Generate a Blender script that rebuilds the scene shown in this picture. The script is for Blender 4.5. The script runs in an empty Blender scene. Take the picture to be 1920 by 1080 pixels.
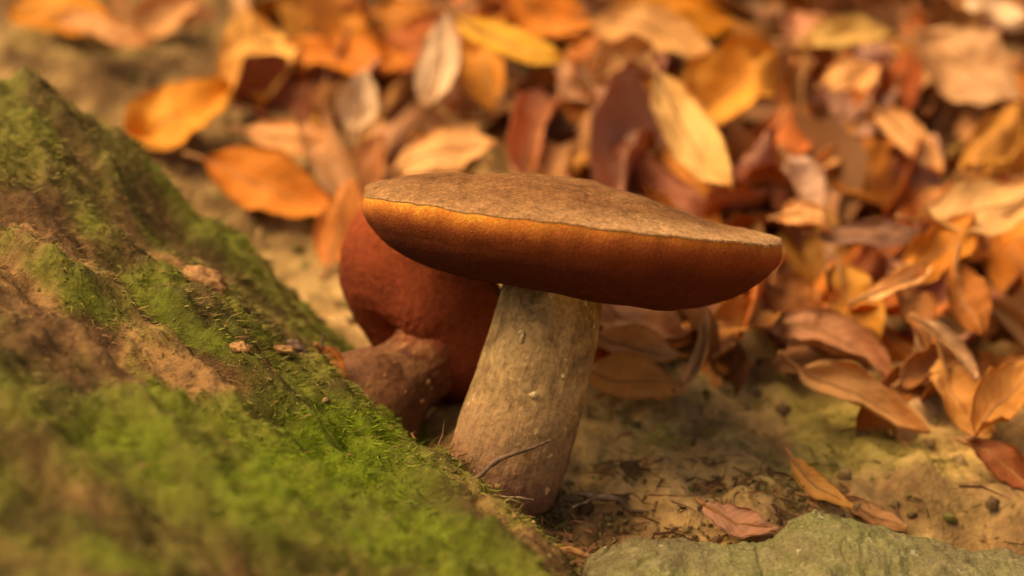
import bpy, math, random
import numpy as np
from mathutils import Vector, Matrix

random.seed(11)
RNG = np.random.default_rng(11)
S = bpy.context.scene

# ------------------------------------------------------------------ camera, sky, sun, exposure
PITCH = math.radians(15.0)
FOCAL, SENSOR = 85.0, 36.0
CAM = np.array([0.0, -0.565, 0.209])
FWD = np.array([0.0, math.cos(PITCH), -math.sin(PITCH)])
UP = np.array([0.0, math.sin(PITCH), math.cos(PITCH)])
RIGHT = np.array([1.0, 0.0, 0.0])
FOCUS = 0.576
cd = bpy.data.cameras.new("camera")
cam = bpy.data.objects.new("camera", cd)
S.collection.objects.link(cam)
cam.location = CAM
cam.rotation_euler = (math.pi / 2 - PITCH, 0, 0)
cd.lens, cd.sensor_width = FOCAL, SENSOR
cd.clip_start, cd.clip_end = 0.01, 300
cd.dof.use_dof = True
cd.dof.focus_distance = FOCUS
cd.dof.aperture_fstop = 6.8
cd.dof.aperture_blades = 7
S.camera = cam

SUN_EL, SUN_AZ = math.radians(58), math.radians(-100)   # azimuth measured from +Y towards +X: the light comes from the left
wd = bpy.data.worlds.new("World")
S.world = wd
wd.use_nodes = True
wn = wd.node_tree
sky = wn.nodes.new("ShaderNodeTexSky")
sky.sky_type = 'NISHITA'
sky.sun_disc = False
sky.sun_elevation = SUN_EL
sky.sun_rotation = SUN_AZ
sky.air_density, sky.dust_density, sky.ozone_density = 0.6, 6.0, 0.3
bg = wn.nodes["Background"]
wn.links.new(sky.outputs[0], bg.inputs[0])
bg.inputs[1].default_value = 0.10
sd = bpy.data.lights.new("sun", 'SUN')
sd.energy, sd.angle, sd.color = 1.5, math.radians(60), (1.0, 0.83, 0.60)
sun = bpy.data.objects.new("sun", sd)
S.collection.objects.link(sun)
sdir = Vector((math.sin(SUN_AZ) * math.cos(SUN_EL), math.cos(SUN_AZ) * math.cos(SUN_EL), math.sin(SUN_EL)))
sun.rotation_euler = sdir.to_track_quat('Z', 'Y').to_euler()
S.view_settings.view_transform = 'Standard'
S.view_settings.look = 'None'
S.view_settings.gamma = 1
S.view_settings.use_curve_mapping = False
S.view_settings.exposure = 1.0
S.view_settings.use_white_balance = True
S.view_settings.white_balance_temperature = 9200
S.view_settings.white_balance_tint = 16
S.cycles.use_denoising = True
S.cycles.max_bounces = 6
S.cycles.diffuse_bounces = 4

# ------------------------------------------------------------------ helpers
K = SENSOR / FOCAL / 1920.0            # metres per pixel of the photograph at one metre
U = 0.6 * K                            # metres per pixel at the mushroom
def at(px, py, d):
    """a point of the place, from a direction and a distance in metres"""
    return CAM + FWD * d + RIGHT * ((px - 960) * K * d) + UP * ((540 - py) * K * d)
def proj(P):
    Q = np.asarray(P) - CAM
    d = Q @ FWD
    return 960 + (Q @ RIGHT) / (d * K), 540 - (Q @ UP) / (d * K), d

def _h(ix, iy, iz, seed):
    n = (ix * 374761393 + iy * 668265263 + iz * 2147483647 + seed * 1274126177) & 0xFFFFFFFF
    n = ((n ^ (n >> 13)) * 1274126177) & 0xFFFFFFFF
    n = ((n ^ (n >> 16)) * 2246822519) & 0xFFFFFFFF
    return ((n ^ (n >> 15)) & 0xFFFFFF) / float(0xFFFFFF)
def vnoise(P, seed=0):
    P = np.asarray(P, float)
    i = np.floor(P).astype(np.int64)
    f = P - i
    f = f * f * f * (f * (f * 6 - 15) + 10)
    r = 0
    for a in (0, 1):
        for b in (0, 1):
            for c in (0, 1):
                w = (f[..., 0] if a else 1 - f[..., 0]) * (f[..., 1] if b else 1 - f[..., 1]) * (f[..., 2] if c else 1 - f[..., 2])
                r = r + w * _h(i[..., 0] + a, i[..., 1] + b, i[..., 2] + c, seed)
    return r * 2 - 1
def fbm(P, scale, octaves=4, seed=0, gain=0.5):
    P = np.asarray(P, float) * scale
    r, a = 0, 1.0
    for o in range(octaves):
        r = r + a * vnoise(P + 17.3 * o, seed + o)
        P = P * 2.03
        a *= gain
    return r
def smooth(a, b, x):
    t = np.clip((x - a) / (b - a), 0, 1)
    return t * t * (3 - 2 * t)
def lerp(a, b, t):
    t = np.asarray(t)[..., None]
    return np.asarray(a) * (1 - t) + np.asarray(b) * t

def mesh(name, V, F, col=None, uv=None, attrs=None, smooth_shade=True):
    me = bpy.data.meshes.new(name)
    me.from_pydata([tuple(v) for v in np.asarray(V).tolist()], [], F if isinstance(F, list) else F.tolist())
    if smooth_shade:
        me.polygons.foreach_set("use_smooth", [True] * len(me.polygons))
    if col is not None:
        a = me.color_attributes.new("Col", 'FLOAT_COLOR', 'POINT')
        c = np.ones((len(V), 4)); c[:, :3] = col
        a.data.foreach_set("color", c.ravel())
    for k, v in (attrs or {}).items():
        a = me.attributes.new(k, 'FLOAT', 'POINT')
        a.data.foreach_set("value", np.asarray(v, float).ravel())
    if uv is not None:
        l = me.uv_layers.new(name="UVMap")
        idx = np.empty(len(me.loops), int); me.loops.foreach_get("vertex_index", idx)
        l.data.foreach_set("uv", np.asarray(uv)[idx].ravel())
    me.update()
    return me
def obj(name, me, mat=None, parent=None, loc=(0, 0, 0)):
    o = bpy.data.objects.new(name, me)
    S.collection.objects.link(o)
    if mat and not me.materials:
        me.materials.append(mat)
    o.parent = parent
    o.location = loc
    return o
def tag(o, label=None, cat=None, group=None, kind=None):
    for k, v in (("label", label), ("category", cat), ("group", group), ("kind", kind)):
        if v: o[k] = v
    return o
def empty(name, loc):
    o = bpy.data.objects.new(name, None)
    S.collection.objects.link(o)
    o.location = tuple(loc)
    o.empty_display_size = 0.01
    return o
def grid_faces(nu, nv, wrap=False):
    F = []
    for i in range(nu - 1):
        for j in range(nv if wrap else nv - 1):
            k = (j + 1) % nv
            F.append((i * nv + j, i * nv + k, (i + 1) * nv + k, (i + 1) * nv + j))
    return F
def tube(pts, rad, n=7, caps=True):
    pts = np.asarray(pts, float); m = len(pts)
    rad = np.broadcast_to(np.asarray(rad, float), (m,))
    T = np.gradient(pts, axis=0); T /= np.linalg.norm(T, axis=1)[:, None] + 1e-12
    ref = np.array([0.31, 0.17, 0.93])
    A = np.cross(T, ref); A /= np.linalg.norm(A, axis=1)[:, None] + 1e-12
    B = np.cross(T, A)
    th = np.linspace(0, 2 * math.pi, n, endpoint=False)
    V = (pts[:, None] + rad[:, None, None] * (np.cos(th)[None, :, None] * A[:, None] + np.sin(th)[None, :, None] * B[:, None])).reshape(-1, 3)
    F = grid_faces(m, n, True)
    if caps:
        F += [tuple(range(n))[::-1], tuple((m - 1) * n + i for i in range(n))]
    return V, F

class Mat:
    """a small wrapper for building node materials"""
    def __init__(self, name, rough=0.8, spec=0.3):
        self.m = bpy.data.materials.new(name); self.m.use_nodes = True
        self.t = self.m.node_tree; self.b = self.t.nodes["Principled BSDF"]
        self.b.inputs["Roughness"].default_value = rough
        self.b.inputs["Specular IOR Level"].default_value = spec
    def n(self, typ, **kw):
        x = self.t.nodes.new(typ)
        for k, v in kw.items():
            if k.startswith("i_"):
                self.set(x.inputs[k[2:].replace("_", " ")], v)
            else:
                setattr(x, k, v)
        return x
    def set(self, sock, v):
        if isinstance(v, bpy.types.NodeSocket): self.t.links.new(v, sock)
        elif isinstance(v, bpy.types.Node): self.t.links.new(v.outputs[0], sock)
        elif isinstance(v, (tuple, list)) and len(v) == 3 and sock.type == 'RGBA': sock.default_value = (*v, 1)
        else: sock.default_value = v
    def coord(self, scale=(1, 1, 1), which="Object"):
        c = self.n("ShaderNodeTexCoord")
        mp = self.n("ShaderNodeMapping"); self.t.links.new(c.outputs[which], mp.inputs[0])
        mp.inputs["Scale"].default_value = scale
        return mp.outputs[0]
    def noise(self, vec, scale, detail=4, rough=0.55, dist=0.0):
        x = self.n("ShaderNodeTexNoise"); self.set(x.inputs["Vector"], vec)
        x.inputs["Scale"].default_value = scale; x.inputs["Detail"].default_value = detail
        x.inputs["Roughness"].default_value = rough; x.inputs["Distortion"].default_value = dist
        return x.outputs["Fac"]
    def voronoi(self, vec, scale, feature='F1', rnd=1.0):
        x = self.n("ShaderNodeTexVoronoi", feature=feature); self.set(x.inputs["Vector"], vec)
        x.inputs["Scale"].default_value = scale; x.inputs["Randomness"].default_value = rnd
        return x.outputs["Distance"]
    def ramp(self, fac, stops):
        x = self.n("ShaderNodeValToRGB"); self.set(x.inputs[0], fac)
        e = x.color_ramp.elements
        while len(e) < len(stops): e.new(0.5)
        for el, (p, c) in zip(e, stops):
            el.position = p; el.color = (*c, 1) if isinstance(c, tuple) else (c, c, c, 1)
        return x.outputs[0]
    def mix(self, fac, a, b, mode='MIX'):
        x = self.n("ShaderNodeMix", data_type='RGBA', blend_type=mode)
        self.set(x.inputs[0], fac); self.set(x.inputs[6], a); self.set(x.inputs[7], b)
        return x.outputs[2]
    def math(self, op, a, b=0.0):
        x = self.n("ShaderNodeMath", operation=op); self.set(x.inputs[0], a); self.set(x.inputs[1], b)
        return x.outputs[0]
    def attr(self, name, out="Color"):
        return self.n("ShaderNodeAttribute", attribute_name=name).outputs[out]
    def bump(self, h, strength=0.5, dist=0.001, normal=None):
        x = self.n("ShaderNodeBump"); self.set(x.inputs["Height"], h)
        x.inputs["Strength"].default_value = strength; x.inputs["Distance"].default_value = dist
        if normal: self.set(x.inputs["Normal"], normal)
        return x.outputs[0]
    def base(self, c): self.set(self.b.inputs["Base Color"], c); return self
    def normal(self, c): self.set(self.b.inputs["Normal"], c); return self

# ------------------------------------------------------------------ materials
def mat_ground():
    m = Mat("forest_soil", 0.95, 0.15); v = m.coord()
    f = m.noise(v, 260, 5, 0.65); g = m.noise(v, 900, 3, 0.6)
    c = m.mix(1.0, m.attr("Col"), m.ramp(f, [(0.3, 0.55), (0.5, 1.0), (0.72, 1.35)]), 'MULTIPLY')
    m.base(c)
    return m.normal(m.bump(m.math('ADD', f, m.math('MULTIPLY', g, 0.5)), 0.8, 0.002)).m
def mat_bank():
    m = Mat("mossy_bark", 0.92, 0.15); v = m.coord()
    f = m.noise(v, 420, 5, 0.65); g = m.noise(v, 1500, 3, 0.6)
    c = m.mix(1.0, m.attr("Col"), m.ramp(f, [(0.3, 0.6), (0.5, 1.0), (0.72, 1.3)]), 'MULTIPLY')
    m.base(c)
    return m.normal(m.bump(m.math('ADD', f, m.math('MULTIPLY', g, 0.4)), 0.9, 0.0015)).m
def mat_strand(name):
    m = Mat(name, 0.75, 0.25)
    m.base(m.attr("Col"))
    tr = m.n("ShaderNodeBsdfTranslucent"); m.set(tr.inputs[0], m.attr("Col"))
    mx = m.n("ShaderNodeMixShader"); mx.inputs[0].default_value = 0.25
    m.t.links.new(m.b.outputs[0], mx.inputs[1]); m.t.links.new(tr.outputs[0], mx.inputs[2])
    m.t.links.new(mx.outputs[0], m.t.nodes["Material Output"].inputs[0])
    return m.m
def mat_cap():
    m = Mat("suede_cap_skin", 0.95, 0.06); v = m.coord()
    big = m.noise(v, 45, 4, 0.6); mid = m.noise(v, 320, 5, 0.7); fine = m.noise(v, 1100, 3, 0.75)
    c = m.ramp(big, [(0.3, (0.13, 0.054, 0.019)), (0.55, (0.215, 0.098, 0.035)), (0.75, (0.28, 0.14, 0.054))])
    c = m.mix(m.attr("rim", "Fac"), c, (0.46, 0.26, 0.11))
    c = m.mix(1.0, c, m.ramp(mid, [(0.3, 0.62), (0.5, 1.0), (0.7, 1.3)]), 'MULTIPLY')
    c = m.mix(1.0, c, m.ramp(fine, [(0.34, 0.66), (0.5, 0.97), (0.66, 1.42)]), 'MULTIPLY')
    m.base(c)
    return m.normal(m.bump(m.math('ADD', mid, m.math('MULTIPLY', fine, 0.7)), 0.55, 0.0006)).m
def mat_pores(name, stops, amount):
    m = Mat(name, 0.9, 0.10); v = m.coord()
    w = m.n("ShaderNodeVectorMath", operation='ADD')
    nz = m.n("ShaderNodeTexNoise"); m.set(nz.inputs["Vector"], v); nz.inputs["Scale"].default_value = 300
    sc = m.n("ShaderNodeVectorMath", operation='SCALE'); m.set(sc.inputs[0], nz.outputs["Color"]); sc.inputs["Scale"].default_value = 0.0012
    m.set(w.inputs[0], v); m.set(w.inputs[1], sc.outputs[0])
    por = m.voronoi(w.outputs[0], 1700); big = m.noise(v, 60, 4, 0.6); mid = m.noise(v, 560, 4, 0.7)
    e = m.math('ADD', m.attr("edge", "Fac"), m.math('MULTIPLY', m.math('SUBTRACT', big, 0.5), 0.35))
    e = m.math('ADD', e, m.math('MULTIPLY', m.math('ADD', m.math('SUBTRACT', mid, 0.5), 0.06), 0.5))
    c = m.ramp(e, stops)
    c = m.mix(amount, c, m.ramp(por, [(0.05, 0.45), (0.45, 1.0), (0.8, 1.3)]), 'MULTIPLY')
    c = m.mix(0.8, c, m.ramp(mid, [(0.3, 0.6), (0.5, 1.0), (0.7, 1.35)]), 'MULTIPLY')
    m.base(c)
    return m.normal(m.bump(m.math('ADD', por, m.math('MULTIPLY', mid, 0.10)), 0.3, 0.0004)).m
def mat_stem(name, pale, mid_c, dark, low, redtop=None):
    m = Mat(name, 0.8, 0.25)
    t = m.attr("along", "Fac")
    v = m.coord()
    cx = m.n("ShaderNodeCombineXYZ")
    m.set(cx.inputs[0], m.math('MULTIPLY', m.attr("ca", "Fac"), 1.0)); m.set(cx.inputs[1], m.math('MULTIPLY', m.attr("sa", "Fac"), 1.0))
    m.set(cx.inputs[2], m.math('MULTIPLY', t, 0.9))
    streak = m.noise(cx.outputs[0], 13 if not redtop else 5, 5, 0.65, 0.4)
    blot = m.noise(v, 85 if not redtop else 170, 6, 0.7, 0.5); fine = m.noise(v, 750, 4, 0.7); spot = m.noise(v, 330, 2, 0.5)
    c = m.ramp(blot, [(0.34, dark), (0.48, mid_c), (0.64, pale)])
    c = m.mix(m.ramp(m.math('ADD', t, m.math('MULTIPLY', m.math('SUBTRACT', blot, 0.5), 0.7)), [(0.38, 0.0), (0.70, 0.9)]), c, low)
    if redtop:
        c = m.mix(m.ramp(m.math('ADD', t, m.math('MULTIPLY', m.math('SUBTRACT', blot, 0.5), 0.3)), [(0.30, 0.95), (0.46, 0.0)]), c, redtop)
    c = m.mix(0.5, c, m.ramp(streak, [(0.3, 0.6), (0.5, 1.0), (0.7, 1.3)]), 'MULTIPLY')
    c = m.mix(0.8, c, m.ramp(fine, [(0.3, 0.6), (0.5, 1.0), (0.7, 1.3)]), 'MULTIPLY')
    c = m.mix(m.ramp(spot, [(0.67, 0.0), (0.74, 0.7)]), c, tuple(min(1, 1.35 * x) for x in pale))
    m.base(c)
    h = m.math('ADD', m.math('ADD', m.math('MULTIPLY', streak, 0.45), m.math('MULTIPLY', fine, 0.5)), m.math('ADD', m.math('MULTIPLY', spot, 0.6), m.math('MULTIPLY', blot, 0.8)))
    return m.normal(m.bump(h, 0.7, 0.0012)).m
def mat_leaf():
    m = Mat("dry_leaf", 0.62, 0.12)
    oi = m.n("ShaderNodeObjectInfo"); v = m.coord()
    uv = m.n("ShaderNodeUVMap"); sp = m.n("ShaderNodeSeparateXYZ"); m.set(sp.inputs[0], uv.outputs[0])
    off = m.n("ShaderNodeVectorMath", operation='ADD'); m.set(off.inputs[0], v)
    cmb = m.n("ShaderNodeCombineXYZ"); m.set(cmb.inputs[0], m.math('MULTIPLY', oi.outputs["Random"], 7.0)); m.set(off.inputs[1], cmb.outputs[0])
    big = m.noise(off.outputs[0], 42, 4, 0.6); fine = m.noise(off.outputs[0], 380, 3, 0.6)
    side = m.math('ABSOLUTE', m.math('SUBTRACT', sp.outputs[0], 0.5))
    vein = m.math('SINE', m.math('ADD', m.math('MULTIPLY', sp.outputs[1], 58.0), m.math('MULTIPLY', side, -30.0)))
    vein = m.math('POWER', m.math('MULTIPLY', m.math('ADD', vein, 1.0), 0.5), 6.0)
    c = m.mix(1.0, oi.outputs["Color"], m.ramp(big, [(0.28, (0.82, 0.70, 0.58)), (0.5, (1.0, 1.0, 1.0)), (0.72, (1.12, 1.14, 1.18))]), 'MULTIPLY')
    c = m.mix(0.35, c, m.ramp(fine, [(0.3, 0.7), (0.5, 1.0), (0.7, 1.25)]), 'MULTIPLY')
    c = m.mix(m.math('MULTIPLY', vein, 0.08), c, (0.25, 0.10, 0.03))
    edge = m.ramp(m.math('ADD', side, m.math('MULTIPLY', m.math('SUBTRACT', big, 0.5), 0.5)), [(0.44, 0.0), (0.60, 0.3)])
    c = m.mix(edge, c, (0.28, 0.10, 0.025))
    rot = m.noise(off.outputs[0], 130, 3, 0.6)
    c = m.mix(m.ramp(rot, [(0.66, 0.0), (0.72, 0.6)]), c, (0.16, 0.06, 0.02))
    m.base(c)
    m.normal(m.bump(m.math('ADD', m.math('MULTIPLY', vein, 0.5), fine), 0.3, 0.0006))
    tr = m.n("ShaderNodeBsdfTranslucent"); m.set(tr.inputs[0], m.mix(1.0, c, (1.0, 0.72, 0.42), 'MULTIPLY'))
    mx = m.n("ShaderNodeMixShader"); mx.inputs[0].default_value = 0.22
    m.t.links.new(m.b.outputs[0], mx.inputs[1]); m.t.links.new(tr.outputs[0], mx.inputs[2])
    m.t.links.new(mx.outputs[0], m.t.nodes["Material Output"].inputs[0])
    return m.m
def mat_stone():
    m = Mat("mossy_stone", 0.9, 0.2); v = m.coord()
    big = m.noise(v, 38, 4, 0.6); mid = m.noise(v, 190, 5, 0.7); fine = m.noise(v, 1300, 4, 0.7); sp = m.noise(v, 330, 2, 0.5)
    c = m.ramp(m.math('ADD', m.math('MULTIPLY', big, 0.5), m.math('MULTIPLY', mid, 0.5)), [(0.34, (0.10, 0.078, 0.03)), (0.5, (0.20, 0.165, 0.07)), (0.64, (0.34, 0.28, 0.14))])
    c = m.mix(m.ramp(big, [(0.45, 0.0), (0.62, 0.6)]), c, (0.15, 0.165, 0.038))
    c = m.mix(0.9, c, m.ramp(fine, [(0.3, 0.5), (0.5, 1.0), (0.7, 1.4)]), 'MULTIPLY')
    c = m.mix(m.ramp(sp, [(0.68, 0.0), (0.74, 0.8)]), c, (0.45, 0.39, 0.22))
    m.base(c)
    return m.normal(m.bump(m.math('ADD', mid, m.math('MULTIPLY', fine, 0.5)), 0.9, 0.0016)).m
def mat_plain(name, c0, c1, scale=300, rough=0.85):
    m = Mat(name, rough, 0.2); v = m.coord()
    f = m.noise(v, scale, 4, 0.65)
    m.base(m.ramp(f, [(0.32, c0), (0.68, c1)]))
    return m.normal(m.bump(f, 0.7, 0.001)).m

M_GROUND, M_BANK = mat_ground(), mat_bank()
M_MOSS, M_LITTER = mat_strand("moss_strand"), mat_strand("dry_litter")
M_CAP = mat_cap()
M_PORES = mat_pores("orange_brown_pores", [(0.0, (0.64, 0.28, 0.045)), (0.08, (0.46, 0.155, 0.027)), (0.24, (0.25, 0.060, 0.016)), (0.58, (0.085, 0.016, 0.007))], 0.55)  # real margin-to-brown change; last stop darkened further for shade under the cap
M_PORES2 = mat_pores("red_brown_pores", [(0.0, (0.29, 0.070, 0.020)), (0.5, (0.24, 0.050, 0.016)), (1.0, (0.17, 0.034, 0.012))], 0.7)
M_STEM = mat_stem("tan_stem", (0.56, 0.37, 0.15), (0.36, 0.22, 0.085), (0.165, 0.10, 0.042), (0.18, 0.07, 0.038))
M_STEM2 = mat_stem("brown_stem", (0.42, 0.21, 0.075), (0.19, 0.075, 0.026), (0.06, 0.021, 0.009), (0.15, 0.06, 0.022), (0.25, 0.05, 0.015))
M_FLAKE = mat_plain("pale_stem_flake", (0.50, 0.36, 0.15), (0.72, 0.56, 0.28), 500)
M_LEAF = mat_leaf()
M_RIB = mat_plain("leaf_rib", (0.28, 0.11, 0.03), (0.42, 0.20, 0.07), 200, 0.6)
M_STONE = mat_stone()
M_TWIG = mat_plain("dark_twig", (0.085, 0.05, 0.03), (0.22, 0.14, 0.08), 500)
M_TWIG2 = mat_plain("pale_twig", (0.20, 0.12, 0.06), (0.42, 0.27, 0.14), 500)
M_CHIP = mat_plain("tan_bark_chip", (0.22, 0.10, 0.035), (0.48, 0.26, 0.095), 420)
M_ROOT = mat_plain("ochre_root", (0.20, 0.09, 0.03), (0.46, 0.23, 0.075), 260)

# ------------------------------------------------------------------ ground (one sheet, fine near the mushrooms, coarse to the far distance)
def ground_z(x, y):
    x, y = np.asarray(x, float), np.asarray(y, float)
    P = np.stack([x, y, np.zeros_like(x)], -1)
    z = 0.0045 * fbm(P, 26, 2, 8) + 0.10 * np.clip(y, -0.3, 2.2) + 0.10 * (np.sqrt((np.clip(y, -1, 1.6) - 0.06) ** 2 + 0.0016) + np.clip(y, -1, 1.6) - 0.06) - 0.006 + 0.012 * fbm(P, 7, 3, 5) + 0.0035 * fbm(P, 45, 4, 9)
    z += 0.012 * smooth(0.16, 0.40, x) * smooth(0.10, 0.40, y)
    z -= 0.022 * smooth(0.03, -0.05, y) * smooth(-0.05, 0.02, x)
    near = np.exp(-((x / 0.05) ** 2 + ((y - 0.01) / 0.05) ** 2))
    z -= 0.007 * near
    far = smooth(1.5, 6, np.hypot(x, y))
    return z + far * 0.5 * fbm(P, 0.35, 3, 21)
def axis(a, b, step, far):
    c = list(np.arange(a, b + step / 2, step))
    s = step
    lo = hi = None
    while c[-1] < far: s *= 1.22; c.append(c[-1] + s)
    s = step
    while c[0] > -far: s *= 1.22; c.insert(0, c[0] - s)
    return np.array(c)
gx, gy = axis(-0.34, 0.34, 0.0022, 60), axis(-0.10, 0.80, 0.0024, 60)
GX, GY = np.meshgrid(gx, gy, indexing='ij')
gP = np.stack([GX, GY, 0 * GX], -1)
GZ = ground_z(GX, GY) + 0.0022 * fbm(gP, 160, 3, 31) * (np.hypot(GX, GY) < 1.5)
a1 = fbm(gP, 14, 4, 41); a2 = fbm(gP, 60, 4, 43); a3 = fbm(gP, 6, 3, 47)
soil = lerp((0.25, 0.14, 0.052), (0.66, 0.40, 0.15), smooth(-0.6, 0.7, a2))
soil = lerp(soil, (0.15, 0.082, 0.034), smooth(0.25, 0.9, -a1) * 0.6)
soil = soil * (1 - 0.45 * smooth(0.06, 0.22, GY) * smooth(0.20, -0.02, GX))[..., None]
px_, py_, _ = proj(np.stack([GX, GY, GZ], -1))
mossy = smooth(0.02, 0.55, a1 + 0.35 * a2)
def blob(x, y, cx, cy, rx, ry): return np.exp(-(((x - cx) / rx) ** 2 + ((y - cy) / ry) ** 2))
mgx = 1.0 * np.exp(-(((GX - 0.06) / 0.06) ** 2 + ((GY - 0.045) / 0.035) ** 2)) + 0.22 * np.exp(-(((GX + 0.20) / 0.22) ** 2 + ((GY - 0.4) / 0.25) ** 2))
mossy = np.clip(mossy * (0.12 + 0.9 * mgx) + 0.45 * mgx * smooth(-0.5, 0.5, a2), 0, 1)
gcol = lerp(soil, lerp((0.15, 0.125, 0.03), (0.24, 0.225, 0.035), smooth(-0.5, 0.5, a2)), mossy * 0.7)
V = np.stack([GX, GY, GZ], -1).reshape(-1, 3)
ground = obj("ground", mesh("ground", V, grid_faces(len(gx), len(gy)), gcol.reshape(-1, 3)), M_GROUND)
tag(ground, "tan forest soil with olive moss patches under the leaf litter", kind="structure")

# ------------------------------------------------------------------ mossy bank on the left
CP = [(-250, 1080, .43), (0, 1080, .45), (300, 1080, .46), (600, 1080, .48), (850, 1080, .50),
      (0, 850, .49), (250, 850, .50), (500, 900, .52), (750, 980, .535), (-250, 850, .47),
      (0, 650, .53), (250, 700, .545), (500, 760, .565), (650, 830, .572), (-250, 600, .52),
      (0, 450, .58), (200, 500, .585), (400, 600, .595), (560, 700, .602), (-250, 350, .58),
      (0, 280, .62), (150, 350, .62), (300, 470, .63), (420, 540, .64),
      (-250, 170, .66), (0, 150, .66), (100, 160, .66), (180, 212, .66), (240, 270, .66), (300, 355, .662), (400, 450, .67), (520, 515, .675), (600, 575, .675), (645, 625, .675),
      (650, 715, .607), (760, 840, .595), (850, 898, .58), (950, 985, .555), (1000, 1085, .52),
      (560, 640, .645), (0, 1300, .40), (500, 1300, .43), (1000, 1300, .46)]
cps = [at(*c) for c in CP]
ridge = [at(*c) for c in CP if c[2] >= .66]
edge = [at(*c) for c in CP[34:39]]
cps += [p + np.array([0.004, 0.03, -0.030]) for p in ridge] + [p + np.array([0.01, 0.08, -0.10]) for p in ridge]
cps += [p + np.array([0.020, 0.010, -0.022]) for p in edge] + [p + np.array([0.06, 0.03, -0.07]) for p in edge]
cps = np.array(cps)
def tps_fit(P, lam=2e-5):
    n = len(P)
    d = np.linalg.norm(P[:, None, :2] - P[None, :, :2], axis=-1)
    Kk = d ** 2 * np.log(d + 1e-9) + lam * np.eye(n)
    Q = np.c_[np.ones(n), P[:, :2]]
    A = np.block([[Kk, Q], [Q.T, np.zeros((3, 3))]])
    return np.linalg.solve(A, np.r_[P[:, 2], 0, 0, 0])
TW = tps_fit(cps)
def bank_base(x, y):
    x, y = np.asarray(x, float), np.asarray(y, float)
    z = TW[-3] + TW[-2] * x + TW[-1] * y
    for w, c in zip(TW, cps):
        r2 = (x - c[0]) ** 2 + (y - c[1]) ** 2 + 1e-12
        z = z + w * r2 * 0.5 * np.log(r2)
    return z
DIRA = np.array([0.62, -0.55]); DIRA /= np.linalg.norm(DIRA)      # the way the bark grain runs down the bank
def streak_co(x, y, k=4.0):
    a = x * DIRA[0] + y * DIRA[1]; b = -x * DIRA[1] + y * DIRA[0]
    return np.stack([a / k, b, 0 * x], -1)
def bank_z(x, y):
    x, y = np.asarray(x, float), np.asarray(y, float)
    P = np.stack([x, y, 0 * x], -1); s = streak_co(x, y)
    z = bank_base(x, y)
    z = z + 0.0030 * fbm(P, 40, 3, 51) + 0.0052 * fbm(s, 110, 4, 53) + 0.0018 * fbm(P, 105, 2, 55) + 0.0012 * fbm(P, 260, 3, 57)
    return z
bx_, by_ = np.arange(-0.30, 0.065, 0.0009), np.arange(-0.24, 0.17, 0.0009)
BX, BY = np.meshgrid(bx_, by_, indexing='ij')
BZ = bank_z(BX, BY)
BZ = np.maximum(BZ, -0.12)
bP = np.stack([BX, BY, BZ], -1)
bpx, bpy_, _ = proj(bP)
def bank_cover(x, y, z):
    """how mossy (0..1) and how bright-green a spot of the bank is"""
    P = np.stack([x, y, 0 * x], -1); s = streak_co(x, y)
    px, py, _ = proj(np.stack([x, y, z], -1))
    n1 = fbm(s, 85, 4, 61); n2 = fbm(P, 95, 4, 63)
    bare = 1.3 * blob(px, py, 40, 560, 150, 55) + 1.5 * blob(px, py, 340, 700, 170, 50) + 1.1 * blob(px, py, 190, 635, 130, 42) + 0.6 * blob(px, py, 380, 540, 50, 40) + 0.5 * blob(px, py, 120, 430, 90, 50) + .3 * blob(px, py, 860, 940, 120, 60)
    green = 1.25 * blob(px, py, 660, 810, 170, 75) + 1.0 * blob(px, py, 600, 920, 230, 85) + 0.5 * blob(px, py, 820, 1030, 150, 60) + 0.5 * blob(px, py, 230, 560, 130, 60) + 0.25 * blob(px, py, 60, 230, 160, 70) + 0.15 * blob(px, py, 150, 820, 170, 90) + .5 * blob(px, py, 420, 640, 120, 50)
    moss = np.clip(0.74 + 0.45 * n1 + 0.25 * n2 - 0.50 * bare + 0.45 * green, 0, 1)
    bright = np.clip(0.0 + 0.30 * n2 + 0.40 * n1 + 0.72 * green, 0, 1)
    return moss, bright, n1, n2
moss_, bright_, n1_, n2_ = bank_cover(BX, BY, BZ)
bark = lerp((0.12, 0.064, 0.024), (0.33, 0.18, 0.064), smooth(-0.5, 0.6, n2_ + 0.4 * fbm(bP, 200, 3, 67)))
mcol = lerp(lerp((0.065, 0.048, 0.012), (0.16, 0.125, 0.03), smooth(-.5, .5, n2_)), (0.115, 0.155, 0.011), bright_)
bcol = lerp(bark, mcol, smooth(0.25, 0.7, moss_))
bank = obj("mossy_bank", mesh("mossy_bank", bP.reshape(-1, 3), grid_faces(len(bx_), len(by_)), bcol.reshape(-1, 3)), M_BANK)
tag(bank, "sloping bank of brown bark grain covered in green moss", kind="structure")

# ------------------------------------------------------------------ strand carpets (moss, dry needles): nobody could count them
def strands(name, X, Y, Z, L, W, DX, DY, DZ, COL, mat):
    """bent blades of three quads' worth of triangles each"""
    n = len(X); P0 = np.stack([X, Y, Z], -1)
    D = np.stack([DX, DY, DZ], -1); D /= np.linalg.norm(D, axis=1)[:, None] + 1e-9
    side = np.cross(D, RNG.normal(size=(n, 3))); side /= np.linalg.norm(side, axis=1)[:, None] + 1e-9
    bend = RNG.normal(size=(n, 3)) * 0.25; bend[:, 2] -= 0.15
    P1 = P0 + D * (L * 0.5)[:, None]
    P2 = P0 + (D + bend) * L[:, None]
    w = W[:, None] * side
    V = np.stack([P0 - w * .5, P0 + w * .5, P1 + w * .45, P1 - w * .45, P2], 1).reshape(-1, 3)
    b = np.arange(n) * 5
    F = np.stack([b, b + 1, b + 2, b + 3], 1).tolist() + np.stack([b + 3, b + 2, b + 4], 1).tolist()
    return obj(name, mesh(name, V, F, np.repeat(COL, 5, axis=0), smooth_shade=False), mat)
n = 120000
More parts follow.
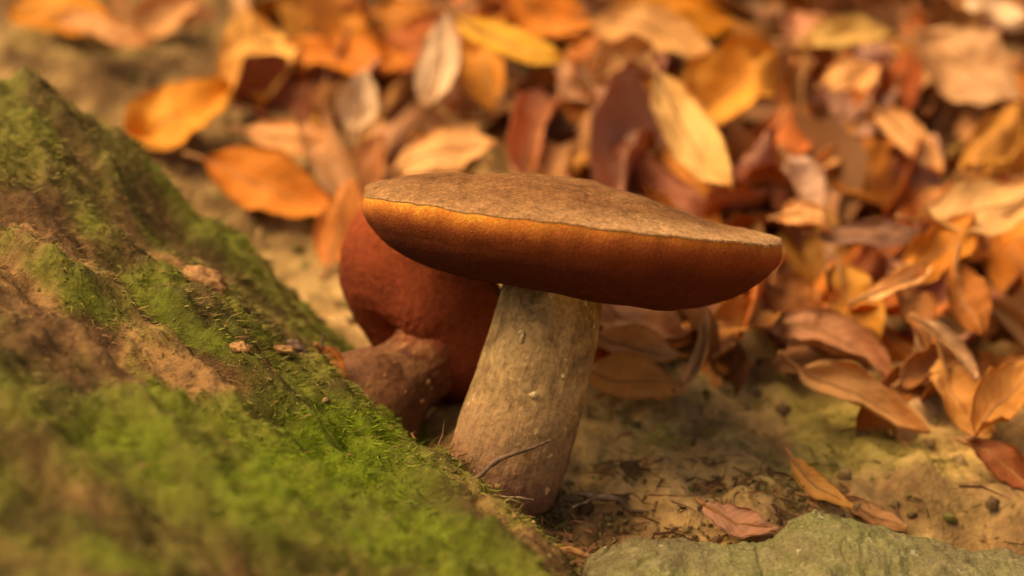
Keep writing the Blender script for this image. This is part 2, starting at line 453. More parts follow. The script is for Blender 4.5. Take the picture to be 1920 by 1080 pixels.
X = RNG.uniform(-0.27, 0.05, n); Y = RNG.uniform(-0.22, 0.12, n)
Z = bank_z(X, Y)
px, py, dd = proj(np.stack([X, Y, Z], -1))
ms, br, m1, m2 = bank_cover(X, Y, Z)
keep = (px > -260) & (px < 1150) & (py < 1250) & (Z > ground_z(X, Y) - 0.004) & (RNG.random(n) < 0.30 + 0.7 * smooth(0.2, 0.7, ms))
X, Y, Z, br, m2, ms = X[keep], Y[keep], Z[keep], br[keep], m2[keep], ms[keep]
k = len(X)
ang = fbm(np.stack([X, Y, 0 * X], -1), 60, 2, 71) * 2.0 + RNG.normal(size=k) * 0.5 + math.atan2(DIRA[1], DIRA[0])
olive = lerp((0.085, 0.066, 0.016), (0.36, 0.275, 0.07), RNG.random(k))
brown = lerp((0.10, 0.052, 0.02), (0.42, 0.23, 0.08), RNG.random(k))
col = lerp(olive, (0.20, 0.30, 0.014), np.clip(br + RNG.normal(size=k) * 0.15, 0, 1))
mixb = np.clip(1 - smooth(0.15, 0.65, ms + RNG.normal(size=k) * 0.12) + (RNG.random(k) < 0.10), 0, 1)
col = lerp(col, brown, mixb)
moss = strands("moss", X, Y, Z - 0.0003, RNG.uniform(0.0012, 0.0036, k), RNG.uniform(0.00016, 0.00045, k), np.cos(ang), np.sin(ang), RNG.uniform(-0.05, 0.42, k), col, M_MOSS)
tag(moss, "green and olive moss strands carpeting the sloping bank", kind="stuff", cat="moss")
n = 26000
X = RNG.uniform(-0.05, 0.30, n); Y = RNG.uniform(-0.08, 0.22, n); Z = ground_z(X, Y)
mg = np.exp(-(((X - 0.06) / 0.06) ** 2 + ((Y - 0.045) / 0.035) ** 2)) + 0.55 * np.exp(-(((X - 0.14) / 0.06) ** 2 + ((Y - 0.05) / 0.03) ** 2))
pm = fbm(np.stack([X, Y, 0 * X], -1), 40, 3, 77)
keep = RNG.random(n) < np.clip(mg * 1.1 + 0.45 * pm, 0.02, 1)
X, Y, Z = X[keep], Y[keep], Z[keep]; k = len(X)
ang = RNG.uniform(0, 6.28, k)
col = lerp((0.22, 0.16, 0.05), (0.25, 0.25, 0.03), RNG.random(k))
gm = strands("ground_moss", X, Y, Z - 0.0004, RNG.uniform(0.002, 0.005, k), RNG.uniform(0.0002, 0.0005, k), np.cos(ang), np.sin(ang), RNG.uniform(0.1, 0.8, k), col, M_MOSS)
tag(gm, "low olive moss on the soil behind the mushroom stem", kind="stuff", cat="moss")
n = 600
X = RNG.normal(0.045, 0.035, n); Y = RNG.normal(-0.005, 0.022, n); Z = ground_z(X, Y) + RNG.uniform(0, 0.003, n)
ang = RNG.uniform(0, 6.28, n)
col = lerp((0.10, 0.045, 0.02), (0.42, 0.20, 0.07), RNG.random(n) ** 1.6)
nl = strands("needle_litter", X, Y, Z, RNG.uniform(0.003, 0.013, n), RNG.uniform(0.0003, 0.0009, n), np.cos(ang), np.sin(ang), RNG.normal(0, 0.15, n), col, M_LITTER)
tag(nl, "brown needle and bark litter around the stem base", kind="stuff", cat="litter")

# ------------------------------------------------------------------ mushrooms
O6 = CAM + FWD * 0.6
def pxm(x, y, dy=0.0):
    """modelling frame of the front mushroom: photo-sized units right and up, dy units away"""
    k = 1 + dy * U / 0.6
    return O6 + RIGHT * (x - 960) * U * k + UP * (540 - y) * U * k + FWD * dy * U

def stem_mesh(centres, nseg=120, nang=96, seed=3, lump=0.05, base=None, groove=0.014):
    C = np.array(centres, float)
    tt = np.linspace(0, 1, len(C)); ts = np.linspace(0, 1, nseg)
    def sm(k):
        # Catmull-Rom
        i = np.clip((ts * (len(C) - 1)).astype(int), 0, len(C) - 2); f = ts * (len(C) - 1) - i
        p = lambda j: C[np.clip(j, 0, len(C) - 1), k]
        return 0.5 * (2 * p(i) + (p(i + 1) - p(i - 1)) * f + (2 * p(i - 1) - 5 * p(i) + 4 * p(i + 1) - p(i + 2)) * f ** 2 + (3 * p(i) - p(i - 1) - 3 * p(i + 1) + p(i + 2)) * f ** 3)
    cx, cy, dz, r = sm(0), sm(1), sm(2), sm(3)
    kp = 1 + dz * U / 0.6
    cx, cy, r = 960 + (cx - 960) * kp, 540 + (cy - 540) * kp, r * kp
    cen = O6 + RIGHT * ((cx - 960) * U)[:, None] + UP * ((540 - cy) * U)[:, None] + FWD * (dz * U)[:, None]
    T = np.gradient(cen, axis=0); T /= np.linalg.norm(T, axis=1)[:, None]
    A = np.cross(T, FWD); A /= np.linalg.norm(A, axis=1)[:, None]; B = np.cross(T, A)
    th = np.linspace(0, 2 * math.pi, nang, endpoint=False)
    ca, sa = np.cos(th), np.sin(th)
    N3 = np.stack([np.broadcast_to(ca, (nseg, nang)), np.broadcast_to(sa, (nseg, nang)), np.broadcast_to(ts[:, None] * 2.2, (nseg, nang))], -1)
    rr = r[:, None] * (1 + lump * fbm(N3, 1.3, 3, seed) + groove * fbm(N3 * np.array([1, 1, .35]), 7, 3, seed + 4) + 0.010 * fbm(N3, 16, 3, seed + 9)) * U
    V = cen[:, None] + rr[..., None] * (ca[None, :, None] * A[:, None] + sa[None, :, None] * B[:, None])
    at_ = {"along": np.repeat(ts, nang), "ca": np.tile(ca, nseg), "sa": np.tile(sa, nseg)}
    V = V.reshape(-1, 3); F = grid_faces(nseg, nang, True) + [tuple(range(nang))[::-1], tuple((nseg - 1) * nang + i for i in range(nang))]
    return V - base, F, at_

def disc_uv(nr, na, r0=0.0):
    rho = np.linspace(r0, 1, nr); th = np.linspace(0, 2 * math.pi, na, endpoint=False)
    return np.meshgrid(rho, th, indexing='ij')

# ---- front mushroom
base1 = pxm(945, 960)
mush = empty("mushroom", base1)
tag(mush, "flat brown-capped mushroom with thick tan stem beside the mossy bank", "mushroom")
STEM1 = [(1056, 470, 0, 92), (1038, 545, 0, 95), (1016, 640, -4, 101), (992, 730, -6, 107), (966, 810, -6, 110), (944, 885, -4, 109), (932, 945, 0, 96), (935, 985, 4, 72), (940, 1015, 6, 30)]
V, F, A = stem_mesh(STEM1, 150, 120, 3, 0.035, base1)
stem = obj("stem", mesh("stem", V, F, attrs=A), M_STEM, mush)

CC = np.array([1074.0, 411.0]); RX, RY = 391.0, 372.0
roll, tiltc = math.radians(-6.9), math.radians(3.2)
ex = RIGHT * math.cos(roll) + UP * math.sin(roll)
ez0 = -RIGHT * math.sin(roll) + UP * math.cos(roll)
ey = FWD * math.cos(tiltc) + ez0 * math.sin(tiltc)
ez = ez0 * math.cos(tiltc) - FWD * math.sin(tiltc)
capc = pxm(CC[0], CC[1], 30)
Hu = np.array([-1.0, -.97, -.8, -.62, -.45, -.24, .06, .32, .55, .68, .83, .95, 1.0])
Hv = np.array([14, 22, 45, 61, 65, 76, 76, 60, 37, 24, 20, 14, 10.0])
Du = np.array([-1.0, -.8, -.5, -.13, .15, .5, .65, .8, 1.0])
Dv = np.array([114, 118, 122, 124, 134, 138, 134, 126, 118.0])
def rim_wob(th):
    P = np.stack([np.cos(th) * 1.0, np.sin(th) * 1.0, 0 * th], -1)
    return 1 + 0.010 * fbm(P, 1.6, 3, 83) + 0.0060 * fbm(P, 12, 4, 85)
def rim_z(th):
    P = np.stack([np.cos(th), np.sin(th), 0 * th + 3], -1)
    return 6.0 * fbm(P, 1.5, 2, 91) + 2.1 * fbm(P, 13, 4, 93)
def cap_pt(rho, th, z):
    w = rim_wob(th)
    x, y = rho * np.cos(th) * RX * w, rho * np.sin(th) * RY * w
    return capc + (x * U)[..., None] * ex + (y * U)[..., None] * ey + (z * U)[..., None] * ez
def top_h(rho, th):
    u = rho * np.cos(th); v = rho * np.sin(th)
    ulim = np.sqrt(np.clip(1 - u * u, 1e-6, 1)); vv = np.clip(np.abs(v) / ulim, 0, 1)
    h = np.interp(u, Hu, Hv)
    P = np.stack([u, v, 0 * u], -1)
    h = h * (1 - vv ** 2.3) + 3.5 * fbm(P, 3.2, 3, 95) * (1 - rho ** 6) + 1.0 * fbm(P, 22, 3, 97) * (1 - rho ** 8)
    return h - 5 * blob(u, v, -.50, .1, .035, .8)
rho, th = disc_uv(110, 300, 0.004)
rho = 1 - (1 - rho) ** 1.25
zt = top_h(rho, th) + rim_z(th) * rho ** 3
Vt = cap_pt(rho * 1.006, th, zt)
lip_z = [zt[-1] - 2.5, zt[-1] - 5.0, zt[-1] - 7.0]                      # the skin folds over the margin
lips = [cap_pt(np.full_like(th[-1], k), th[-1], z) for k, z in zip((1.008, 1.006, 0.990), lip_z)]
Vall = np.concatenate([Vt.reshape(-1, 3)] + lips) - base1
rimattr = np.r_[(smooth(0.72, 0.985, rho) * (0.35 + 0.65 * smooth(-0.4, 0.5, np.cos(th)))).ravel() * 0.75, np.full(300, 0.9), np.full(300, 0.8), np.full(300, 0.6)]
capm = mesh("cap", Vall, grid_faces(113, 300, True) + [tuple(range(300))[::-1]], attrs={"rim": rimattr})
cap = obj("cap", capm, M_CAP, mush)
rho, th = disc_uv(130, 300, 0.10)
rho = 1 - (1 - rho) ** 1.5
u = rho * np.cos(th)
ext = 0.45 + 0.0 * th
D = np.interp(u, Du, Dv)
t_ = np.clip((rho - (1 - ext)) / ext, 0, 1)
zb = -D * np.sqrt(np.clip(1 - t_ ** 2, 0, 1))
zb = np.where(rho < 1 - ext, -D * (1 - 0.30 * (1 - rho / (1 - ext)) ** 2), zb)
P = np.stack([np.cos(th) * rho, np.sin(th) * rho, zb / 200], -1)
wrinkle = 2.4 * fbm(P, 4, 3, 101) + 0.45 * fbm(P, 26, 3, 103)
rz = rim_z(th)
zt_e = top_h(np.full_like(th, 0.999), th)
zz = zb + rz * np.clip(1 + zb / 130, 0, 1) + wrinkle * smooth(0, 25, -zb) - 5.0 + zt_e * smooth(0.9, 1, rho) * 0
Vp = cap_pt(rho * (1.004 + 0.012 * np.sin(np.clip(-zb / 60, 0, 1) * math.pi)), th, zz).reshape(-1, 3) - base1
edge_a = np.clip(-zb / 150, 0, 1) + 0.10 * smooth(-0.2, 0.6, np.cos(th))  # grows downward and rightward, so the colour darkens away from the light
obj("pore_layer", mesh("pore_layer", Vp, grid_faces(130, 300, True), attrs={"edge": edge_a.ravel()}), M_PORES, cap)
# pale skin flakes standing off the stem
def flake(px, py, w, h, rot, parent, base, dy, seed, mat=None):
    rs = np.random.default_rng(seed); nn = 10
    a = np.linspace(0, 2 * math.pi, nn, endpoint=False)
    rr = rs.uniform(0.75, 1.15, nn)
    X = np.cos(a) * w * rr; Y = np.sin(a) * h * rr
    c, s = math.cos(rot), math.sin(rot)
    X, Y = X * c - Y * s, X * s + Y * c
    V = [pxm(px + x, py - y, dy + 3) for x, y in zip(X, Y)] + [pxm(px + .7 * x, py - .7 * y, dy - 2.5) for x, y in zip(X, Y)]
    F = grid_faces(2, nn, True) + [tuple(range(nn, 2 * nn))]
    obj("flake", mesh("flake", np.array(V) - base, F), mat or M_FLAKE, parent)
def stem_front(x, y):
    C = np.array(STEM1); yy = np.interp(y, C[:, 1], C[:, 0]); r = np.interp(y, C[:, 1], C[:, 3])
    return np.interp(y, C[:, 1], C[:, 2]) - math.sqrt(max(1, r * r - min(abs(x - yy), .97 * r) ** 2))
for i, (x, y, w, h, r) in enumerate([(945, 552, 4, 15, -.35), (1034, 552, 6, 8, -.2), (1083, 556, 5, 6, 0.2), (1098, 566, 3, 7, .1), (978, 634, 3, 9, -.3), (976, 623, 5, 4, .3), (1112, 612, 3, 8, -.2), (1000, 741, 6, 5, 0), (1056, 706, 3, 4, 0)]):
    flake(x, y, w * 1.5, h * 1.4, r, stem, base1, stem_front(x, y) - 1.5, i)

# ---- rear mushroom, leaning to the right with its red-brown underside turned this way
base2 = pxm(700, 800, 270)
mush2 = empty("mushroom", base2)
tag(mush2, "leaning mushroom with red-brown underside and bulbous stem, half behind the tan stem", "mushroom")
V, F, A = stem_mesh([(905, 565, 345, 70), (855, 615, 305, 76), (815, 655, 275, 79), (779, 690, 252, 72), (748, 716, 238, 82), (712, 744, 225, 110), (660, 800, 212, 130), (610, 855, 200, 140)], 100, 96, 23, 0.07, base2, 0.004)
stem2 = obj("stem", mesh("stem", V, F, attrs=A), M_STEM2, mush2)
pdir = -0.68 * RIGHT - 0.62 * UP - 0.46 * FWD; pdir /= np.linalg.norm(pdir)          # the way the pores look
e1 = 0.66 * RIGHT - 0.74 * UP; e1 -= pdir * (e1 @ pdir); e1 /= np.linalg.norm(e1)
e2 = np.cross(pdir, e1)
c2 = pxm(858, 540, 330)
R1, R2, D2 = 252.0, 236.0, 175.0
rho, th = disc_uv(90, 220, 0.01); rho = 1 - (1 - rho) ** 1.5
ext = 0.62
t_ = np.clip((rho - (1 - ext)) / ext, 0, 1)
z2 = D2 * np.sqrt(np.clip(1 - t_ ** 2, 0, 1))
z2 = np.where(rho < 1 - ext, D2 * (1 - 0.35 * (1 - rho / (1 - ext)) ** 2), z2)
P = np.stack([np.cos(th) * rho, np.sin(th) * rho, z2 / 200], -1)
z2 = z2 + (5 * fbm(P, 2.4, 3, 111) + 1.6 * fbm(P, 18, 3, 113)) * smooth(0, 30, z2)
side2 = np.sin(th) * np.sign(e2 @ RIGHT)
w2 = (1 - 0.46 * smooth(0.0, 0.9, side2)) * (1 + 0.02 * fbm(np.stack([np.cos(th), np.sin(th), 0 * th], -1), 1.5, 2, 115))
Vp = c2 + (rho * np.cos(th) * R1 * w2 * U)[..., None] * e1 + (rho * np.sin(th) * R2 * w2 * U)[..., None] * e2 + (z2 * U)[..., None] * pdir
ztop = -60 * (1 - rho ** 2) - 4
Vc = c2 + (rho * 1.006 * np.cos(th) * R1 * w2 * U)[..., None] * e1 + (rho * 1.006 * np.sin(th) * R2 * w2 * U)[..., None] * e2 + (ztop * U)[..., None] * pdir
lip = Vc[-1] + 5 * U * pdir
cap2 = obj("cap", mesh("cap", np.concatenate([Vc.reshape(-1, 3), lip]) - base2, grid_faces(91, 220, True), attrs={"rim": np.zeros(91 * 220)}), M_CAP, mush2)
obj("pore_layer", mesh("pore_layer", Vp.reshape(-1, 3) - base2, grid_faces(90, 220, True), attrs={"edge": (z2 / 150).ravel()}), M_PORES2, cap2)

for i, (x, y, w, h, dz) in enumerate([(778, 661, 4, 5, 180), (722, 705, 3, 4, 125), (803, 716, 6, 7, 181), (690, 722, 4, 3, 105), (760, 735, 3, 3, 136), (790, 752, 4, 6, 175), (740, 680, 2.5, 3, 156)]):
    flake(x, y, w, h, 0.4 * i, stem2, base2, dz + 0.6, 40 + i, M_ROOT)

n = 900
a_ = RNG.uniform(0, 2 * math.pi, n); r_ = 0.0125 + np.abs(RNG.normal(0, 0.0035, n))
foot = pxm(938, 950)
X = foot[0] + r_ * np.cos(a_); Y = foot[1] + 0.004 + r_ * np.sin(a_)
Z = np.maximum(ground_z(X, Y), bank_z(X, Y)) + RNG.uniform(0, 0.0035, n)
col = np.where((RNG.random(n) < 0.45)[:, None], lerp((0.11, 0.10, 0.02), (0.24, 0.24, 0.035), RNG.random(n)), lerp((0.12, 0.055, 0.024), (0.38, 0.19, 0.07), RNG.random(n)))
fl = strands("stem_litter", X, Y, Z, RNG.uniform(0.002, 0.0065, n), RNG.uniform(0.0002, 0.0007, n), -np.cos(a_) + RNG.normal(0, .9, n), -np.sin(a_) + RNG.normal(0, .9, n), RNG.normal(0.35, 0.35, n), col, M_LITTER)
tag(fl, "moss shreds and bark bits trapped against the foot of the tan stem", kind="stuff", cat="litter")

# ------------------------------------------------------------------ stone at lower right
SO = [(1060, 1075), (1110, 1037), (1180, 1012), (1235, 1000), (1300, 1006), (1380, 1012), (1450, 1010), (1500, 980), (1580, 966), (1650, 981), (1700, 1000), (1760, 1006), (1830, 1030), (1920, 1036), (2060, 1050)]
sx = np.array([p[0] for p in SO], float); sy = np.array([p[1] for p in SO], float) + 16
nu_, nv_ = 300, 150
us = np.linspace(1040, 2150, nu_); vs = np.linspace(-1, 1, nv_)
US, VS = np.meshgrid(us, vs, indexing='ij')
xs_ = np.linspace(900, 2300, 700); cs_ = np.interp(xs_, sx, sy)
kk = np.exp(-np.linspace(-2, 2, 31) ** 2); kk /= kk.sum()
cs_ = np.convolve(np.pad(cs_, 15, mode='edge'), kk, 'valid')
crest = np.interp(US, xs_, cs_)
dref = 0.565
top = CAM + FWD * dref + ((US - 960) * K * dref)[..., None] * RIGHT + ((540 - crest) * K * dref)[..., None] * UP
ends = smooth(1040, 1110, US) * (1 - smooth(2040, 2150, US))
drop = np.where(VS < 0, 0.036 * np.abs(VS) ** 1.7, 0.045 * np.abs(VS) ** 1.8)
depth = np.where(VS < 0, VS * 0.075, VS * 0.045)
Vs = top.copy(); Vs[..., 1] += depth; Vs[..., 2] -= drop + (1 - ends) * 0.03
Pn = Vs.copy()
Vs[..., 2] += (0.0032 * fbm(Pn, 45, 3, 121) + 0.0014 * fbm(Pn, 170, 4, 123)) * smooth(0.02, 0.25, np.abs(VS)) + 0.0006 * fbm(Pn, 420, 3, 125)
crack = np.exp(-(fbm(Pn * np.array([1, .6, 1]), 42, 3, 127) / 0.035) ** 2) * smooth(0.0, 0.6, fbm(Pn, 20, 2, 129) + .3)
Vs[..., 2] -= 0.0011 * crack
sb = Vs.reshape(-1, 3).mean(0); sb[2] = Vs[..., 2].min()
stone = obj("stone", mesh("stone", Vs.reshape(-1, 3) - sb, grid_faces(nu_, nv_)), M_STONE, None, sb)
tag(stone, "grey-green lichened stone with a rounded hump at the foot of the soil slope", "stone")

# ------------------------------------------------------------------ leaves
def leaf_mesh(L, Wd, bend, roll_, fold, wave, seed, nt=20, ns=10, tip=0.9):
    """a beech-like blade: bend along its length, roll and fold across it; returns blade and rib meshes"""
    rs = np.random.default_rng(seed)
    t = np.linspace(0, 1, nt); s = np.linspace(-1, 1, ns + 1)
    w = Wd * 0.5 * (np.sin(math.pi * t ** tip)) ** 0.72 * (1 - 0.12 * t); w[0] = w[-1] = 0.0006
    ph = bend * (t - 0.45)
    dl = L / (nt - 1)
    x = np.r_[0, np.cumsum(np.cos(ph[:-1]) * dl)]; z = np.r_[0, np.cumsum(np.sin(ph[:-1]) * dl)]
    x -= x.mean(); 
    T, Sg = np.meshgrid(t, s, indexing='ij')
    rollt = roll_ * (1 + 0.6 * (T - 0.5) * rs.uniform(-1, 1)) * (1 + 0.35 * np.sign(Sg) * rs.uniform(-1, 1))
    a = Sg * w[:, None]
    c = rollt / (Wd * 0.5) + 1e-6
    lat = np.sin(a * c) / c; up = (1 - np.cos(a * c)) / c
    up = up + np.abs(a) * fold
    up = up + wave * Wd * (0.045 * np.sin(T * 34 + 3 * np.abs(Sg)) * np.abs(Sg) ** 1.3 + 0.16 * np.sin(T * 7 + rs.uniform(0, 6)) * Sg)
    q = np.stack([T * 2.4, Sg * 1.1, 0 * T + seed * 3.7], -1)
    up = up + wave * Wd * 0.30 * fbm(q, 1.0, 3, seed % 97)
    lat = lat + L * 0.10 * rs.uniform(-1, 1) * (T - 0.5) ** 2 * 4 + wave * Wd * 0.10 * fbm(q + 9, 1.2, 2, seed % 89)
    nrm = np.stack([-np.sin(ph), np.cos(ph)], -1)
    eq = np.stack([T * 9, np.sign(Sg) * 4.0, 0 * T + seed * 1.7], -1)
    edge_n = 1 - (0.03 + 0.10 * np.clip(fbm(eq, 1.0, 2, 5 + seed % 50), 0, 1)) * np.abs(Sg) ** 2
    V = np.stack([x[:, None] + nrm[:, None, 0] * up, lat * edge_n, z[:, None] + nrm[:, None, 1] * up], -1)
    du, dv = np.gradient(V, axis=0), np.gradient(V, axis=1)
    N = np.cross(du, dv); N /= np.linalg.norm(N, axis=-1)[..., None] + 1e-9
    th = 0.00016
    m = ns + 1
    Vall = np.concatenate([(V + N * th).reshape(-1, 3), (V - N * th).reshape(-1, 3)])
    F = grid_faces(nt, m); o = nt * m
    F2 = [(f[3] + o, f[2] + o, f[1] + o, f[0] + o) for f in F]
    E = []
    for i in range(nt - 1):
        E += [((i + 1) * m, i * m, i * m + o, (i + 1) * m + o), (i * m + ns, (i + 1) * m + ns, (i + 1) * m + ns + o, i * m + ns + o)]
    uv = np.concatenate([np.stack([(Sg + 1) / 2, T], -1).reshape(-1, 2)] * 2)
    blade = mesh("leaf_blade", Vall, F + F2 + E, uv=uv)
    blade.materials.append(M_LEAF)
    mid = V[:, ns // 2]
    st = mid[0] + (mid[0] - mid[1]) / np.linalg.norm(mid[0] - mid[1]) * np.linspace(0.16 * L, 0.02 * L, 4)[:, None] + np.array([0, 0, 1]) * (np.linspace(1, 0, 4) ** 2 * rs.uniform(-0.05, 0.08) * L)[:, None]
    Vr, Fr = tube(np.concatenate([st, mid[:-1]]), np.r_[np.full(4, 0.00075), np.linspace(0.0007, 0.0002, nt - 1)], 6)
    rib = mesh("midrib", Vr, Fr); rib.materials.append(M_RIB)
    return blade, rib

def pile(x, y):
    """height of the heaped litter over the soil"""
    return 0.018 * smooth(0.05, 0.25, x) * smooth(0.10, 0.22, y)
def hit(px, py, lift=0.0):
    """where a sight line through the litter meets the soil (plus lift)"""
    d = np.linspace(0.5, 2.2, 900)
    P = CAM + d[:, None] * (FWD + RIGHT * (px - 960) * K + UP * (540 - py) * K)
    below = P[:, 2] < ground_z(P[:, 0], P[:, 1]) + pile(P[:, 0], P[:, 1]) + lift
    i = int(np.argmax(below)) if below.any() else 899
    return P[i], d[i]
def leaf_frame(P, ang, tilt, side):
    """axes of a leaf: normal = up, tipped towards the viewer by tilt and sideways by side; the long axis appears at ang"""
    view = (P - CAM); view /= np.linalg.norm(view)
    ncam = np.array([0, -1.0, 0])
    n = np.array([0, 0, 1.0]) * math.cos(tilt) + ncam * math.sin(tilt)
    n = n * math.cos(side) + RIGHT * math.sin(side)
    dv = RIGHT * math.cos(ang) + UP * math.sin(ang)
    vn = view @ n
    a = dv - view * ((dv @ n) / (vn if abs(vn) > 0.12 else math.copysign(0.12, vn)))
    a -= n * (a @ n)
    ln = np.linalg.norm(a)
    a /= ln
    return a, np.cross(n, a), n, 1.0 / ln
def place(blade, rib, P, fr, scale, colour, label, group, name="fallen_leaf", flip=False):
    a, b, n = fr
    R = np.eye(4); R[:3, 0], R[:3, 1], R[:3, 2] = a, b, n
    if flip: R[:3, 1] *= -1; R[:3, 2] *= -1
    o = bpy.data.objects.new(name, blade); S.collection.objects.link(o)
    o.matrix_world = Matrix.Translation(Vector(P)) @ Matrix(R.tolist()) @ Matrix.Scale(scale, 4)
    o.color = (*colour, 1)
    r = bpy.data.objects.new("midrib", rib); S.collection.objects.link(r); r.parent = o
    tag(o, label, "leaf", group)
    return o

